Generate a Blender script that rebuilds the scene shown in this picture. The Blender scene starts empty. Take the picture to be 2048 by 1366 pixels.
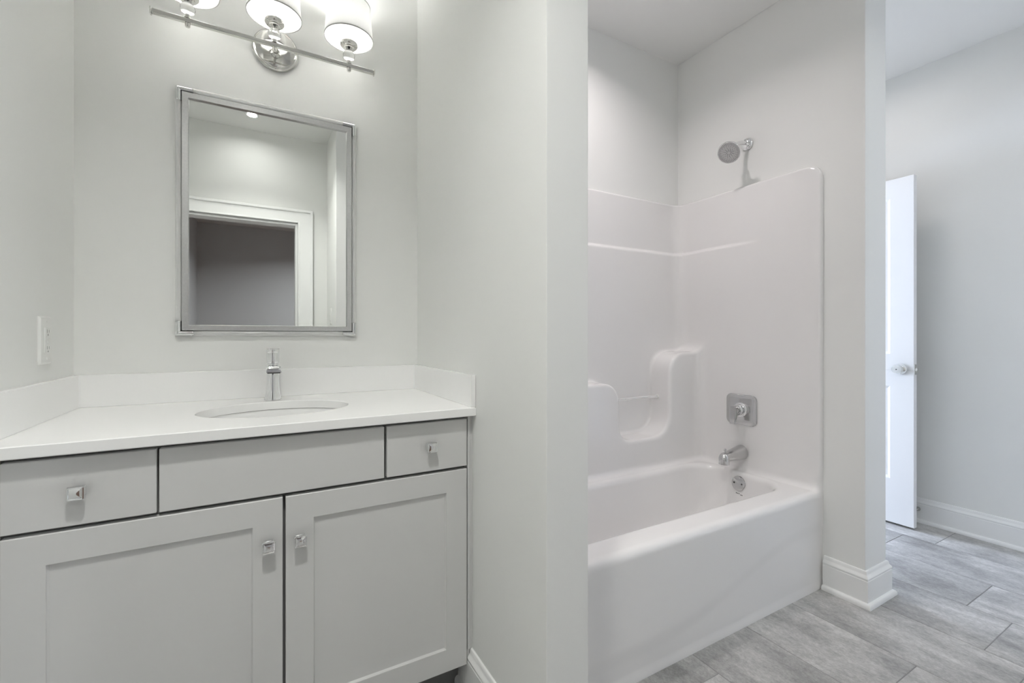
import bpy, bmesh, math, random
import numpy as np
from mathutils import Vector, Matrix

S = bpy.context.scene
COL = S.collection
random.seed(7)
R = math.radians

# ------------------------------------------------------------------ camera, world, exposure
CAM_H = 1.11
cam_d = bpy.data.cameras.new('camera')
cam = bpy.data.objects.new('camera', cam_d)
COL.objects.link(cam)
cam.location = (0, 0, CAM_H)
cam.rotation_euler = (R(90), 0, R(-29.409))
cam_d.sensor_width = 36
cam_d.lens = 903 / 2048 * 36
cam_d.shift_y = -11 / 2048
cam_d.clip_start = 0.02
S.camera = cam

w = bpy.data.worlds.new('sky')
S.world = w
w.use_nodes = True
bg = w.node_tree.nodes['Background']
sky = w.node_tree.nodes.new('ShaderNodeTexSky')
sky.sky_type = 'NISHITA'
sky.sun_disc = False
sky.sun_elevation = R(48)
sky.sun_rotation = R(150)
w.node_tree.links.new(sky.outputs[0], bg.inputs[0])
bg.inputs[1].default_value = 0.12

S.view_settings.view_transform = 'Standard'
S.view_settings.look = 'None'
S.view_settings.gamma = 1
S.view_settings.use_curve_mapping = False
S.view_settings.exposure = 0.0
S.cycles.max_bounces = 14
S.cycles.diffuse_bounces = 10
S.cycles.glossy_bounces = 6
S.cycles.transmission_bounces = 10
S.cycles.caustics_reflective = False
S.cycles.caustics_refractive = False
S.cycles.sample_clamp_indirect = 30
S.cycles.blur_glossy = 0.5

P_VANITY = 84       # emission of each lit vanity bulb
P_FRONT_FILL = 12.6          # added fill: extra ceiling light set forward to brighten the vanity
P_DOORWAY = 1.8       # small recessed light nearer the doorway, seen in the mirror
P_SHOWER = 6.5          # recessed light over the tub
P_RIGHT = 2.3          # recessed light by the open door
P_MIDDLE_FILL = 3.6          # invented recessed light, ambient fill for the middle of the bathroom
P_HALL_FILL = 33            # added unseen light that lifts the dark hall behind the doorway
P_WINDOW = 820        # daylight through the bedroom window
C_VANITY = (1.0, 0.99, 0.975)
C_FRONT = (1.0, 1.0, 0.96)
C_SHOWER = (1.0, 0.92, 0.92)
C_HALL_FILL = (0.93, 0.97, 1.0)
C_RIGHT = (1.0, 0.92, 0.89)
C_WINDOW = (0.71, 0.80, 1.0)


def area_light(name, loc, size, power, color, rot=(0, 0, 0), parent=None, spread=180, shape='DISK'):
    d = bpy.data.lights.new(name, 'AREA')
    d.shape = shape
    d.size = size
    d.energy = power
    d.color = color
    d.spread = R(spread)
    o = bpy.data.objects.new(name, d)
    COL.objects.link(o)
    if parent:
        o.parent = parent
        o.location = Vector(loc) - ORG[parent]
    else:
        o.location = loc
    o.rotation_euler = rot
    return o


win_light = area_light('window_daylight', (2.5, 5.55, 1.75), 2.2, P_WINDOW, C_WINDOW, (R(-78), 0, 0), shape='SQUARE')

# ------------------------------------------------------------------ materials
def new_mat(name):
    m = bpy.data.materials.new(name)
    m.use_nodes = True
    return m, m.node_tree.nodes, m.node_tree.links, m.node_tree.nodes['Principled BSDF']


def mat(name, color, rough=0.5, metal=0.0, spec=0.5, noise=0.0, nscale=40, bump=0.0, bscale=300, trans=0.0, ior=1.5, coat=0.0, aniso=0.0):
    m, n, l, b = new_mat(name)
    b.inputs['Base Color'].default_value = (*color, 1)
    b.inputs['Roughness'].default_value = rough
    b.inputs['Metallic'].default_value = metal
    b.inputs['Specular IOR Level'].default_value = spec
    b.inputs['Transmission Weight'].default_value = trans
    b.inputs['IOR'].default_value = ior
    b.inputs['Coat Weight'].default_value = coat
    tc = n.new('ShaderNodeTexCoord')
    if noise > 0:
        t = n.new('ShaderNodeTexNoise')
        t.inputs['Scale'].default_value = nscale
        t.inputs['Detail'].default_value = 4
        l.new(tc.outputs['Object'], t.inputs['Vector'])
        mx = n.new('ShaderNodeMix')
        mx.data_type = 'RGBA'
        mx.inputs[6].default_value = (*[c * (1 - noise) for c in color], 1)
        mx.inputs[7].default_value = (*[min(1, c * (1 + noise)) for c in color], 1)
        l.new(t.outputs['Fac'], mx.inputs[0])
        l.new(mx.outputs[2], b.inputs['Base Color'])
    if bump > 0:
        t2 = n.new('ShaderNodeTexNoise')
        t2.inputs['Scale'].default_value = bscale
        t2.inputs['Detail'].default_value = 3
        l.new(tc.outputs['Object'], t2.inputs['Vector'])
        bp = n.new('ShaderNodeBump')
        bp.inputs['Strength'].default_value = bump
        bp.inputs['Distance'].default_value = 0.001
        l.new(t2.outputs['Fac'], bp.inputs['Height'])
        l.new(bp.outputs['Normal'], b.inputs['Normal'])
    return m


M = {}
M['wall'] = mat('wall_paint', (0.79, 0.795, 0.78), 0.62, spec=0.3, noise=0.006, nscale=3, bump=0.08, bscale=260)
M['ceiling'] = mat('ceiling_paint', (0.80, 0.80, 0.79), 0.8, spec=0.2, bump=0.08, bscale=260)
M['trim'] = mat('trim_paint', (0.83, 0.835, 0.83), 0.35, spec=0.45, noise=0.006, nscale=20)
M['door'] = mat('door_paint', (0.79, 0.795, 0.80), 0.38, spec=0.45, noise=0.006, nscale=20)
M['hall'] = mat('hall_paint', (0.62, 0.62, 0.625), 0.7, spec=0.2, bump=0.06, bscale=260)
M['quartz'] = mat('white_quartz', (0.875, 0.875, 0.87), 0.22, spec=0.5, noise=0.012, nscale=180)
M['cabinet'] = mat('grey_cabinet_paint', (0.635, 0.635, 0.63), 0.38, spec=0.4, noise=0.012, nscale=12, bump=0.03, bscale=500)
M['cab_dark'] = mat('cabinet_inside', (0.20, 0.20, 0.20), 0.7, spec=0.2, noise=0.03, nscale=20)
M['porcelain'] = mat('porcelain', (0.85, 0.85, 0.845), 0.12, spec=0.5, noise=0.004, nscale=10)
M['gelcoat'] = mat('white_gelcoat', (0.80, 0.79, 0.785), 0.15, spec=0.5, noise=0.004, nscale=8)
M['chrome'] = mat('chrome', (0.86, 0.865, 0.87), 0.04, metal=1.0, noise=0.004, nscale=30)
M['satin_chrome'] = mat('satin_chrome', (0.62, 0.62, 0.62), 0.14, metal=1.0, noise=0.02, nscale=60)
M['nickel'] = mat('polished_nickel', (0.66, 0.655, 0.63), 0.10, metal=1.0, noise=0.02, nscale=60)
M['silver_leaf'] = mat('brushed_silver', (0.60, 0.60, 0.60), 0.33, metal=0.85, noise=0.10, nscale=220)
M['mirror'] = mat('mirror_glass', (0.90, 0.915, 0.90), 0.0, metal=1.0, noise=0.001, nscale=2)

M['crystal'] = mat('crystal', (0.98, 0.98, 0.98), 0.02, trans=0.95, ior=1.5, noise=0.003, nscale=20)
M['plastic'] = mat('white_plastic', (0.77, 0.775, 0.755), 0.4, spec=0.4, noise=0.004, nscale=20)
M['dark_slot'] = mat('dark_slot', (0.06, 0.06, 0.06), 0.5, noise=0.05, nscale=50)
M['slot'] = mat('grey_slot', (0.30, 0.30, 0.29), 0.6, noise=0.05, nscale=50)
M['grey_mark'] = mat('grey_print', (0.16, 0.16, 0.16), 0.5, noise=0.05, nscale=50)
M['rubber'] = mat('grey_rubber', (0.10, 0.10, 0.10), 0.55, noise=0.05, nscale=90)
M['spray'] = mat('spray_face', (0.58, 0.58, 0.58), 0.24, metal=0.9, noise=0.06, nscale=120)
M['carpet'] = mat('bedroom_carpet', (0.55, 0.52, 0.48), 0.95, spec=0.1, noise=0.12, nscale=220, bump=0.4, bscale=700)
M['window_frame'] = mat('white_vinyl', (0.84, 0.84, 0.84), 0.4, noise=0.004, nscale=20)
M['rim_tape'] = mat('shade_edge_tape', (0.50, 0.50, 0.49), 0.7, noise=0.03, nscale=120)


def mat_emit(name, color, strength):
    m, n, l, b = new_mat(name)
    b.inputs['Base Color'].default_value = (*color, 1)
    b.inputs['Emission Color'].default_value = (*color, 1)
    b.inputs['Emission Strength'].default_value = strength
    return m


M['bulb'] = mat_emit('lit_bulb', C_VANITY, P_VANITY)
M['lens'] = mat_emit('lit_lens', (1.0, 0.98, 0.95), 4)


def mat_shade(name, through):
    m, n, l, b = new_mat(name)
    n.remove(b)
    out = n['Material Output']
    tc = n.new('ShaderNodeTexCoord')
    t = n.new('ShaderNodeTexNoise')
    t.inputs['Scale'].default_value = 260
    l.new(tc.outputs['Object'], t.inputs['Vector'])
    cr = n.new('ShaderNodeMix')
    cr.data_type = 'RGBA'
    cr.inputs[6].default_value = (0.86, 0.86, 0.85, 1)
    cr.inputs[7].default_value = (0.92, 0.92, 0.91, 1)
    l.new(t.outputs['Fac'], cr.inputs[0])
    d = n.new('ShaderNodeBsdfDiffuse')
    tr = n.new('ShaderNodeBsdfTranslucent')
    l.new(cr.outputs[2], d.inputs['Color'])
    l.new(cr.outputs[2], tr.inputs['Color'])
    mx = n.new('ShaderNodeMixShader')
    mx.inputs[0].default_value = through
    l.new(d.outputs[0], mx.inputs[1])
    l.new(tr.outputs[0], mx.inputs[2])
    l.new(mx.outputs[0], out.inputs['Surface'])
    return m


M['shade'] = mat_shade('white_linen_shade', 0.044)
M['diffuser'] = mat_shade('frosted_diffuser', 0.7)


def mat_acrylic(name, body):
    m, n, l, b = new_mat(name)
    out = n['Material Output']
    b.inputs['Base Color'].default_value = (0.86, 0.865, 0.86, 1)
    b.inputs['Roughness'].default_value = 0.10
    tc = n.new('ShaderNodeTexCoord')
    t = n.new('ShaderNodeTexNoise')
    t.inputs['Scale'].default_value = 25
    l.new(tc.outputs['Object'], t.inputs['Vector'])
    lw = n.new('ShaderNodeLayerWeight')
    lw.inputs['Blend'].default_value = 0.45
    ad = n.new('ShaderNodeMath')
    ad.operation = 'MULTIPLY_ADD'
    l.new(t.outputs['Fac'], ad.inputs[0])
    ad.inputs[1].default_value = 0.06
    l.new(lw.outputs['Facing'], ad.inputs[2])
    mr = n.new('ShaderNodeMapRange')
    mr.inputs['To Min'].default_value = body
    mr.inputs['To Max'].default_value = 0.85
    l.new(ad.outputs[0], mr.inputs['Value'])
    tr = n.new('ShaderNodeBsdfTransparent')
    mx = n.new('ShaderNodeMixShader')
    l.new(mr.outputs[0], mx.inputs[0])
    l.new(tr.outputs[0], mx.inputs[1])
    l.new(b.outputs[0], mx.inputs[2])
    l.new(mx.outputs[0], out.inputs['Surface'])
    return m


M['acrylic'] = mat_acrylic('clear_acrylic', 0.42)
M['clear_rod'] = mat_acrylic('very_clear_acrylic', 0.08)


def mat_pane():
    m, n, l, b = new_mat('window_glass')
    n.remove(b)
    out = n['Material Output']
    g = n.new('ShaderNodeBsdfGlossy')
    g.inputs['Roughness'].default_value = 0.02
    t = n.new('ShaderNodeBsdfTransparent')
    f = n.new('ShaderNodeFresnel')
    f.inputs['IOR'].default_value = 1.3
    mx = n.new('ShaderNodeMixShader')
    l.new(f.outputs[0], mx.inputs[0])
    l.new(t.outputs[0], mx.inputs[1])
    l.new(g.outputs[0], mx.inputs[2])
    l.new(mx.outputs[0], out.inputs['Surface'])
    return m


M['pane'] = mat_pane()


def mat_tile():
    m, n, l, b = new_mat('grey_concrete_look_tile')
    tc = n.new('ShaderNodeTexCoord')
    at = n.new('ShaderNodeAttribute')
    at.attribute_name = 'tone'
    # each tile looks at its own patch of the noise
    add = n.new('ShaderNodeVectorMath')
    add.operation = 'MULTIPLY_ADD'
    comb = n.new('ShaderNodeCombineXYZ')
    l.new(at.outputs['Fac'], comb.inputs['X'])
    l.new(at.outputs['Fac'], comb.inputs['Y'])
    l.new(at.outputs['Fac'], comb.inputs['Z'])
    add.inputs[1].default_value = (7.3, 11.9, 31.0)
    l.new(comb.outputs[0], add.inputs[0])
    l.new(tc.outputs['Object'], add.inputs[2])

    def noise(scale, detail, rough, stretch):
        mp = n.new('ShaderNodeMapping')
        mp.inputs['Scale'].default_value = stretch
        l.new(add.outputs[0], mp.inputs['Vector'])
        t = n.new('ShaderNodeTexNoise')
        t.inputs['Scale'].default_value = scale
        t.inputs['Detail'].default_value = detail
        t.inputs['Roughness'].default_value = rough
        l.new(mp.outputs[0], t.inputs['Vector'])
        return t

    def ramp(src, stops):
        r = n.new('ShaderNodeValToRGB')
        r.color_ramp.elements[0].position = stops[0][0]
        r.color_ramp.elements[0].color = (*[stops[0][1]] * 3, 1)
        r.color_ramp.elements[1].position = stops[1][0]
        r.color_ramp.elements[1].color = (*[stops[1][1]] * 3, 1)
        l.new(src, r.inputs[0])
        return r

    def mixc(mode, fac, a, bb):
        mx = n.new('ShaderNodeMix')
        mx.data_type = 'RGBA'
        mx.blend_type = mode
        mx.inputs[0].default_value = fac
        l.new(a, mx.inputs[6])
        l.new(bb, mx.inputs[7])
        return mx.outputs[2]

    cloud = ramp(noise(4.2, 7, 0.66, (1.2, 0.75, 1)).outputs['Fac'], [(0.33, 0.25), (0.68, 0.58)])
    streak = ramp(noise(8.0, 8, 0.75, (2.6, 0.8, 1)).outputs['Fac'], [(0.32, 0.34), (0.68, 0.66)])
    fine = ramp(noise(95.0, 5, 0.85, (1.3, 0.8, 1)).outputs['Fac'], [(0.36, 0.34), (0.62, 0.62)])
    scr = ramp(noise(46.0, 3, 0.6, (0.9, 0.10, 1)).outputs['Fac'], [(0.60, 0.5), (0.75, 0.60)])
    c = mixc('OVERLAY', 0.70, cloud.outputs[0], streak.outputs[0])
    c = mixc('OVERLAY', 0.65, c, fine.outputs[0])
    c = mixc('OVERLAY', 0.40, c, scr.outputs[0])
    tone = n.new('ShaderNodeMapRange')
    tone.inputs['To Min'].default_value = 0.86
    tone.inputs['To Max'].default_value = 1.12
    l.new(at.outputs['Fac'], tone.inputs['Value'])
    tint = n.new('ShaderNodeMix')
    tint.data_type = 'RGBA'
    tint.blend_type = 'MULTIPLY'
    tint.inputs[0].default_value = 1
    l.new(c, tint.inputs[6])
    l.new(tone.outputs[0], tint.inputs[7])
    t2 = n.new('ShaderNodeMix')
    t2.data_type = 'RGBA'
    t2.blend_type = 'MULTIPLY'
    t2.inputs[0].default_value = 1
    l.new(tint.outputs[2], t2.inputs[6])
    t2.inputs[7].default_value = (0.90, 0.89, 0.87, 1)
    l.new(t2.outputs[2], b.inputs['Base Color'])
    b.inputs['Roughness'].default_value = 0.42
    bp = n.new('ShaderNodeBump')
    bp.inputs['Strength'].default_value = 0.12
    bp.inputs['Distance'].default_value = 0.001
    l.new(fine.outputs[0], bp.inputs['Height'])
    l.new(bp.outputs[0], b.inputs['Normal'])
    return m


M['tile'] = mat_tile()
M['grout'] = mat('grey_grout', (0.25, 0.25, 0.25), 0.9, spec=0.1, noise=0.08, nscale=200)


def mat_wood():
    m, n, l, b = new_mat('brown_wood_floor')
    tc = n.new('ShaderNodeTexCoord')
    mp = n.new('ShaderNodeMapping')
    mp.inputs['Scale'].default_value = (14, 1.2, 1)
    l.new(tc.outputs['Object'], mp.inputs['Vector'])
    t = n.new('ShaderNodeTexNoise')
    t.inputs['Scale'].default_value = 3
    t.inputs['Detail'].default_value = 6
    l.new(mp.outputs[0], t.inputs['Vector'])
    r = n.new('ShaderNodeValToRGB')
    r.color_ramp.elements[0].color = (0.07, 0.035, 0.02, 1)
    r.color_ramp.elements[1].color = (0.22, 0.12, 0.07, 1)
    l.new(t.outputs['Fac'], r.inputs[0])
    l.new(r.outputs[0], b.inputs['Base Color'])
    b.inputs['Roughness'].default_value = 0.35
    return m


M['wood'] = mat_wood()

# ------------------------------------------------------------------ mesh helpers
ORG = {}


def axis_matrix(origin, direction):
    d = Vector(direction).normalized()
    return Matrix.Translation(Vector(origin)) @ d.to_track_quat('Z', 'Y').to_matrix().to_4x4()


class MB:
    """collects shapes in world coordinates"""

    def __init__(self):
        self.bm = bmesh.new()
        self.mi = 0
        self.bevelled = False

    def _faces(self, faces):
        for f in faces:
            f.material_index = self.mi

    def box(self, x0, x1, y0, y1, z0, z1, bev=0.0, seg=2, mtx=None):
        b2 = bmesh.new()
        vs = [b2.verts.new((x, y, z)) for x in (x0, x1) for y in (y0, y1) for z in (z0, z1)]
        for q in ((0, 1, 3, 2), (4, 6, 7, 5), (0, 4, 5, 1), (2, 3, 7, 6), (0, 2, 6, 4), (1, 5, 7, 3)):
            b2.faces.new([vs[i] for i in q])
        bmesh.ops.recalc_face_normals(b2, faces=b2.faces)
        if bev > 0:
            self.bevelled = True
            bmesh.ops.bevel(b2, geom=list(b2.edges), offset=bev, segments=seg, profile=0.5, affect='EDGES')
        self._merge(b2, mtx)
        return self

    def _merge(self, b2, mtx=None):
        if mtx is not None:
            bmesh.ops.transform(b2, matrix=mtx, verts=b2.verts)
        mp = {}
        for v in b2.verts:
            mp[v] = self.bm.verts.new(v.co)
        for f in b2.faces:
            try:
                nf = self.bm.faces.new([mp[v] for v in f.verts])
                nf.material_index = self.mi
            except ValueError:
                pass
        b2.free()

    def rings(self, rings, closed=True, cap0=True, cap1=True):
        """skin a list of equally long rings of points"""
        vr = [[self.bm.verts.new(p) for p in r] for r in rings]
        n = len(vr[0])
        for a, b in zip(vr[:-1], vr[1:]):
            for i in range(n if closed else n - 1):
                j = (i + 1) % n
                f = self.bm.faces.new((a[i], a[j], b[j], b[i]))
                f.material_index = self.mi
        if cap0:
            self.bm.faces.new(list(reversed(vr[0]))).material_index = self.mi
        if cap1:
            self.bm.faces.new(vr[-1]).material_index = self.mi
        return self

    def lathe(self, prof, origin=(0, 0, 0), direction=(0, 0, 1), seg=32, sx=1.0, sy=1.0, cap0=True, cap1=True):
        mtx = axis_matrix(origin, direction)
        rr = []
        for r, h in prof:
            rr.append([mtx @ Vector((max(r, 1e-5) * sx * math.cos(2 * math.pi * i / seg),
                                     max(r, 1e-5) * sy * math.sin(2 * math.pi * i / seg), h)) for i in range(seg)])
        return self.rings(rr, True, cap0, cap1)

    def tube(self, pts, rad, seg=16, cap=True):
        pts = [Vector(p) for p in pts]
        rads = rad if isinstance(rad, (list, tuple)) else [rad] * len(pts)
        up = None
        rr = []
        for i, p in enumerate(pts):
            t = (pts[min(i + 1, len(pts) - 1)] - pts[max(i - 1, 0)]).normalized()
            if up is None:
                up = Vector((0, 0, 1)) if abs(t.z) < 0.9 else Vector((0, 1, 0))
            s = t.cross(up).normalized()
            up = s.cross(t).normalized()
            rr.append([p + rads[i] * (math.cos(2 * math.pi * k / seg) * s + math.sin(2 * math.pi * k / seg) * up) for k in range(seg)])
        return self.rings(rr, True, cap, cap)

    def prism(self, poly, fn, d0, d1):
        """extrude a 2D outline; fn(u, v, d) -> world point"""
        return self.rings([[fn(u, v, d0) for u, v in poly], [fn(u, v, d1) for u, v in poly]])

    def rounded_plate(self, cu, cv, wu, wv, rad, fn, layers, seg=6):
        """stack of rounded rectangles; layers = [(inset, depth)]"""
        rr = []
        for inset, d in layers:
            a, b = wu / 2 - inset, wv / 2 - inset
            r = max(1e-4, min(rad - inset * 0.6, a, b))
            ring = []
            for k, (sx, sy) in enumerate(((1, 1), (-1, 1), (-1, -1), (1, -1))):
                for i in range(seg + 1):
                    t = math.pi / 2 * (k + i / seg)
                    ring.append(fn(cu + sx * (a - r) + r * math.cos(t), cv + sy * (b - r) + r * math.sin(t), d))
            rr.append(ring)
        return self.rings(rr)

    def sweep(self, path, prof):
        """profile (out, z) swept along a plan path; out is to the right of travel"""
        n = len(path)
        rr = []
        for i in range(n):
            p = Vector(path[i])
            d0 = (p - Vector(path[i - 1])).normalized() if i > 0 else None
            d1 = (Vector(path[i + 1]) - p).normalized() if i < n - 1 else None
            if d0 is None:
                d0 = d1
            if d1 is None:
                d1 = d0
            n0 = Vector((d0.y, -d0.x))
            n1 = Vector((d1.y, -d1.x))
            m = (n0 + n1)
            m = m / max(1e-6, m.dot(n0))
            rr.append([(p.x + m.x * o, p.y + m.y * o, z) for o, z in prof])
        return self.rings(rr)


def obj(name, mb, material, parent=None, smooth=38, label=None):
    me = bpy.data.meshes.new(name)
    bm = mb.bm
    bmesh.ops.recalc_face_normals(bm, faces=bm.faces)
    org = ORG.get(parent, Vector((0, 0, 0))) if parent else Vector((0, 0, 0))
    if parent:
        bmesh.ops.translate(bm, verts=bm.verts, vec=-org)
    for f in bm.faces:
        f.smooth = True
    for e in bm.edges:
        if len(e.link_faces) == 2:
            e.smooth = e.calc_face_angle(0) < R(smooth)
        else:
            e.smooth = False
    bm.to_mesh(me)
    bm.free()
    for m in (material if isinstance(material, (list, tuple)) else [material]):
        me.materials.append(M[m])
    o = bpy.data.objects.new(name, me)
    COL.objects.link(o)
    if mb.bevelled:
        wn = o.modifiers.new('weighted_normals', 'WEIGHTED_NORMAL')
        wn.keep_sharp = True
        wn.weight = 100
    if parent:
        o.parent = parent
        ORG[o] = org
    else:
        ORG[o] = Vector((0, 0, 0))
    if label:
        o['label'] = label
    return o


def tag(o, label, cat, group=None, kind=None):
    o['label'] = label
    o['category'] = cat
    if group:
        o['group'] = group
    if kind:
        o['kind'] = kind
    return o


def thing(name, label, cat, loc=(0, 0, 0), group=None, kind=None):
    o = bpy.data.objects.new(name, None)
    o.empty_display_size = 0.05
    COL.objects.link(o)
    o.location = loc
    ORG[o] = Vector(loc)
    return tag(o, label, cat, group, kind)


def struct(name, mb, material, label, cat, smooth=30):
    return tag(obj(name, mb, material, None, smooth), label, cat, None, 'structure')


# ------------------------------------------------------------------ room measures
XL, XR = -0.483, 0.58            # vanity niche, left wall / wing wall
YB = 1.837                       # wall behind the vanity
YW, XW = 0.867, 0.703            # wing wall end / alcove side
XE, YE = 2.18, 0.905             # plumbing wall
XE2 = 2.363
YA = 1.856                       # alcove back wall
XF = 3.455                       # far right wall
YO = -0.47                       # wall behind the camera
YD = 1.95                        # wall with the open door
H = 2.72
CX = 0.0485                      # centre line of the vanity

# ---- floor: real tiles with grout between them
def build_floor():
    mb = MB()
    bm = mb.bm
    lay = bm.faces.layers.float.new('tone')
    x_lo, x_hi, y_lo, y_hi = -0.9, XF, YO, 2.07
    pitch, length, g = 0.3052, 0.61, 0.0011
    offs = {0: 0.655, 1: 0.46, 2: 0.571, 3: 0.70, 4: 1.125, 5: 0.99}
    tones = {(2, 0): 0.9}
    k0 = math.floor((x_lo - 1.627) / pitch)
    for k in range(k0, k0 + 16):
        xa, xb = 1.627 + k * pitch, 1.627 + (k + 1) * pitch
        off = offs.get(k, random.uniform(0, length))
        j0 = math.floor((y_lo - off) / length)
        for j in range(j0, j0 + 7):
            ya, yb = off + j * length, off + (j + 1) * length
            x0, x1, y0, y1 = max(xa, x_lo), min(xb, x_hi), max(ya, y_lo), min(yb, y_hi)
            if x1 - x0 < 0.01 or y1 - y0 < 0.01:
                continue
            x0, x1, y0, y1 = x0 + g, x1 - g, y0 + g, y1 - g
            c = 0.0012
            tone = random.random()
            if k == 0 and ya < 0.6:
                tone = 0.25
            top = [bm.verts.new(p) for p in ((x0 + c, y0 + c, 0), (x1 - c, y0 + c, 0), (x1 - c, y1 - c, 0), (x0 + c, y1 - c, 0))]
            low = [bm.verts.new(p) for p in ((x0, y0, -0.0015), (x1, y0, -0.0015), (x1, y1, -0.0015), (x0, y1, -0.0015))]
            f = bm.faces.new(top)
            f[lay] = tone
            for i in range(4):
                q = bm.faces.new((low[i], low[(i + 1) % 4], top[(i + 1) % 4], top[i]))
                q[lay] = tone
    mb.mi = 1
    mb.box(x_lo, x_hi, y_lo, y_hi, -0.05, -0.0012)
    return struct('floor', mb, ['tile', 'grout'], 'grey concrete-look rectangular floor tiles with thin dark joints', 'floor')


build_floor()
b = MB().box(-1.05, 3.6, -4.2, YO, -0.05, -0.001)
struct('floor_hall', b, 'wood', 'brown wood floor of the dim room seen in the mirror', 'floor')
b = MB().box(0.6, 4.7, 2.07, 5.3, -0.05, 0.0)
struct('floor_bedroom', b, 'carpet', 'beige carpet of the bedroom beyond the open door', 'floor')
b = MB().box(-1.1, 4.8, -4.3, 5.4, H, H + 0.08)
struct('ceiling', b, 'ceiling', 'flat white painted ceiling over the whole bathroom', 'ceiling')

# ---- walls
b = MB().box(XL - 0.4, XR + 0.02, YB, 1.99, 0, H)
struct('wall_back', b, 'wall', 'pale painted wall behind the vanity, mirror and light bar', 'wall')
b = MB().box(XL - 0.42, XL, 0.4, YB, 0, H)
b.box(-1.02, XL - 0.42, YO - 0.12, 1.99, 0, H)
struct('wall_left', b, 'wall', 'pale painted wall at the left end of the vanity, holding the outlet', 'wall')
b = MB().box(XR, XW, YW, YB, 0, H, 0.004, 2)
b.box(XR + 0.02, XW, YB - 0.05, 1.99, 0, H)
struct('wall_wing', b, 'wall', 'pale wing wall standing between the vanity and the bathtub', 'wall')
b = MB().box(XW, XE, YA, 1.99, 0, H)
struct('wall_alcove', b, 'wall', 'white wall above the tub surround at the back of the alcove', 'wall')
b = MB().box(XE, XE2, YE, 1.99, 0, H, 0.004, 2)
struct('wall_plumbing', b, 'wall', 'wall at the faucet end of the tub, ending in a square column corner', 'wall')
b = MB().box(XF, XF + 0.12, YO - 0.12, 2.07, 0, H)
struct('wall_right', b, 'wall', 'far right wall behind the open white door', 'wall')
DX0, DX1, DZ = 2.5, 3.285, 2.045
b = MB().box(XE2, DX0, YD, 2.07, 0, H).box(DX1, XF, YD, 2.07, 0, H).box(DX0, DX1, YD, 2.07, DZ, H)
struct('wall_far', b, 'wall', 'wall holding the bedroom doorway, hidden behind the plumbing wall', 'wall')
OX0, OX1, OZ = -0.49, 0.284, 2.04
b = MB().box(-1.02, OX0, YO - 0.12, YO, 0, H).box(OX1, XF, YO - 0.12, YO, 0, H).box(OX0, OX1, YO - 0.12, YO, OZ, H)
struct('wall_front', b, 'wall', 'pale wall with a wide cased doorway, seen in the mirror', 'wall')
b = MB().box(0.5, 0.62, YO, 0.045, 0, H, 0.003, 2)
struct('wall_entry', b, 'wall', 'short pale wall beside the cased doorway, seen at the right in the mirror', 'wall')
# dim hall behind the cased doorway
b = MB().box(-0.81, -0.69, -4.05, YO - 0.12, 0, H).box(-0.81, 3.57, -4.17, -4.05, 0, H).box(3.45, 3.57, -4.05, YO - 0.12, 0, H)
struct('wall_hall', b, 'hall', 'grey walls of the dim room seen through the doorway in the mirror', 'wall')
# bedroom beyond the open door
WX0, WX1, WZ0, WZ1 = 1.6, 3.4, 0.75, 2.35
b = MB().box(0.6, 0.72, 2.07, 5.2, 0, H).box(4.55, 4.67, 2.07, 5.2, 0, H)
b.box(0.6, WX0, 5.08, 5.2, 0, H).box(WX1, 4.67, 5.08, 5.2, 0, H).box(WX0, WX1, 5.08, 5.2, 0, WZ0).box(WX0, WX1, 5.08, 5.2, WZ1, H)
b.box(0.6, XE2, 1.99, 2.07, 0, H).box(XF, 4.67, 1.99, 2.07, 0, H)
struct('wall_bedroom', b, 'wall', 'walls of the daylit bedroom beyond the open door', 'wall')
b = MB()
fw = 0.05
b.box(WX0, WX0 + fw, 5.1, 5.16, WZ0, WZ1).box(WX1 - fw, WX1, 5.1, 5.16, WZ0, WZ1)
b.box(WX0, WX1, 5.1, 5.16, WZ0, WZ0 + fw).box(WX0, WX1, 5.1, 5.16, WZ1 - fw, WZ1)
b.box(2.48, 2.52, 5.1, 5.16, WZ0, WZ1)
win = struct('window_1', b, 'window_frame', 'bedroom window that lets the daylight in', 'window')
b = MB().box(WX0 + fw, WX1 - fw, 5.128, 5.132, WZ0 + fw, WZ1 - fw)
obj('window_pane', b, 'pane', win)

# ---- baseboards with shoe moulding
BASE = [(0, 0), (0.016, 0), (0.016, 0.106), (0.0135, 0.108), (0.0135, 0.110), (0.016, 0.112), (0.0165, 0.117), (0.014, 0.122),
        (0.010, 0.127), (0.008, 0.132), (0.0075, 0.138), (0.005, 0.1425), (0, 0.144)]
SHOE = [(0.016, 0), (0.030, 0), (0.0298, 0.006), (0.0288, 0.0115), (0.0262, 0.0165), (0.0222, 0.0192), (0.016, 0.0205)]


def baseboard(name, path, label):
    o = struct(name, MB().sweep(path, BASE), 'trim', label, 'baseboard', 25)
    obj('shoe_moulding', MB().sweep(path, SHOE), 'trim', o, 30)


baseboard('baseboard_wing', [(XR, 1.36), (XR, YW), (XW, YW), (XW, 1.058)], 'tall white baseboard around the foot of the wing wall beside the vanity')
baseboard('baseboard_plumbing', [(XE, 1.058), (XE, YE), (XE2, YE), (XE2, YD), (DX0 - 0.07, YD)], 'tall white baseboard wrapping the column corner beside the tub')
baseboard('baseboard_right', [(DX1 + 0.075, YD), (XF, YD), (XF, YO), (0.62, YO), (0.62, 0.045), (0.5, 0.045), (0.5, YO), (OX1 + 0.112, YO)],
          'tall white baseboard along the far right wall behind the door')

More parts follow.
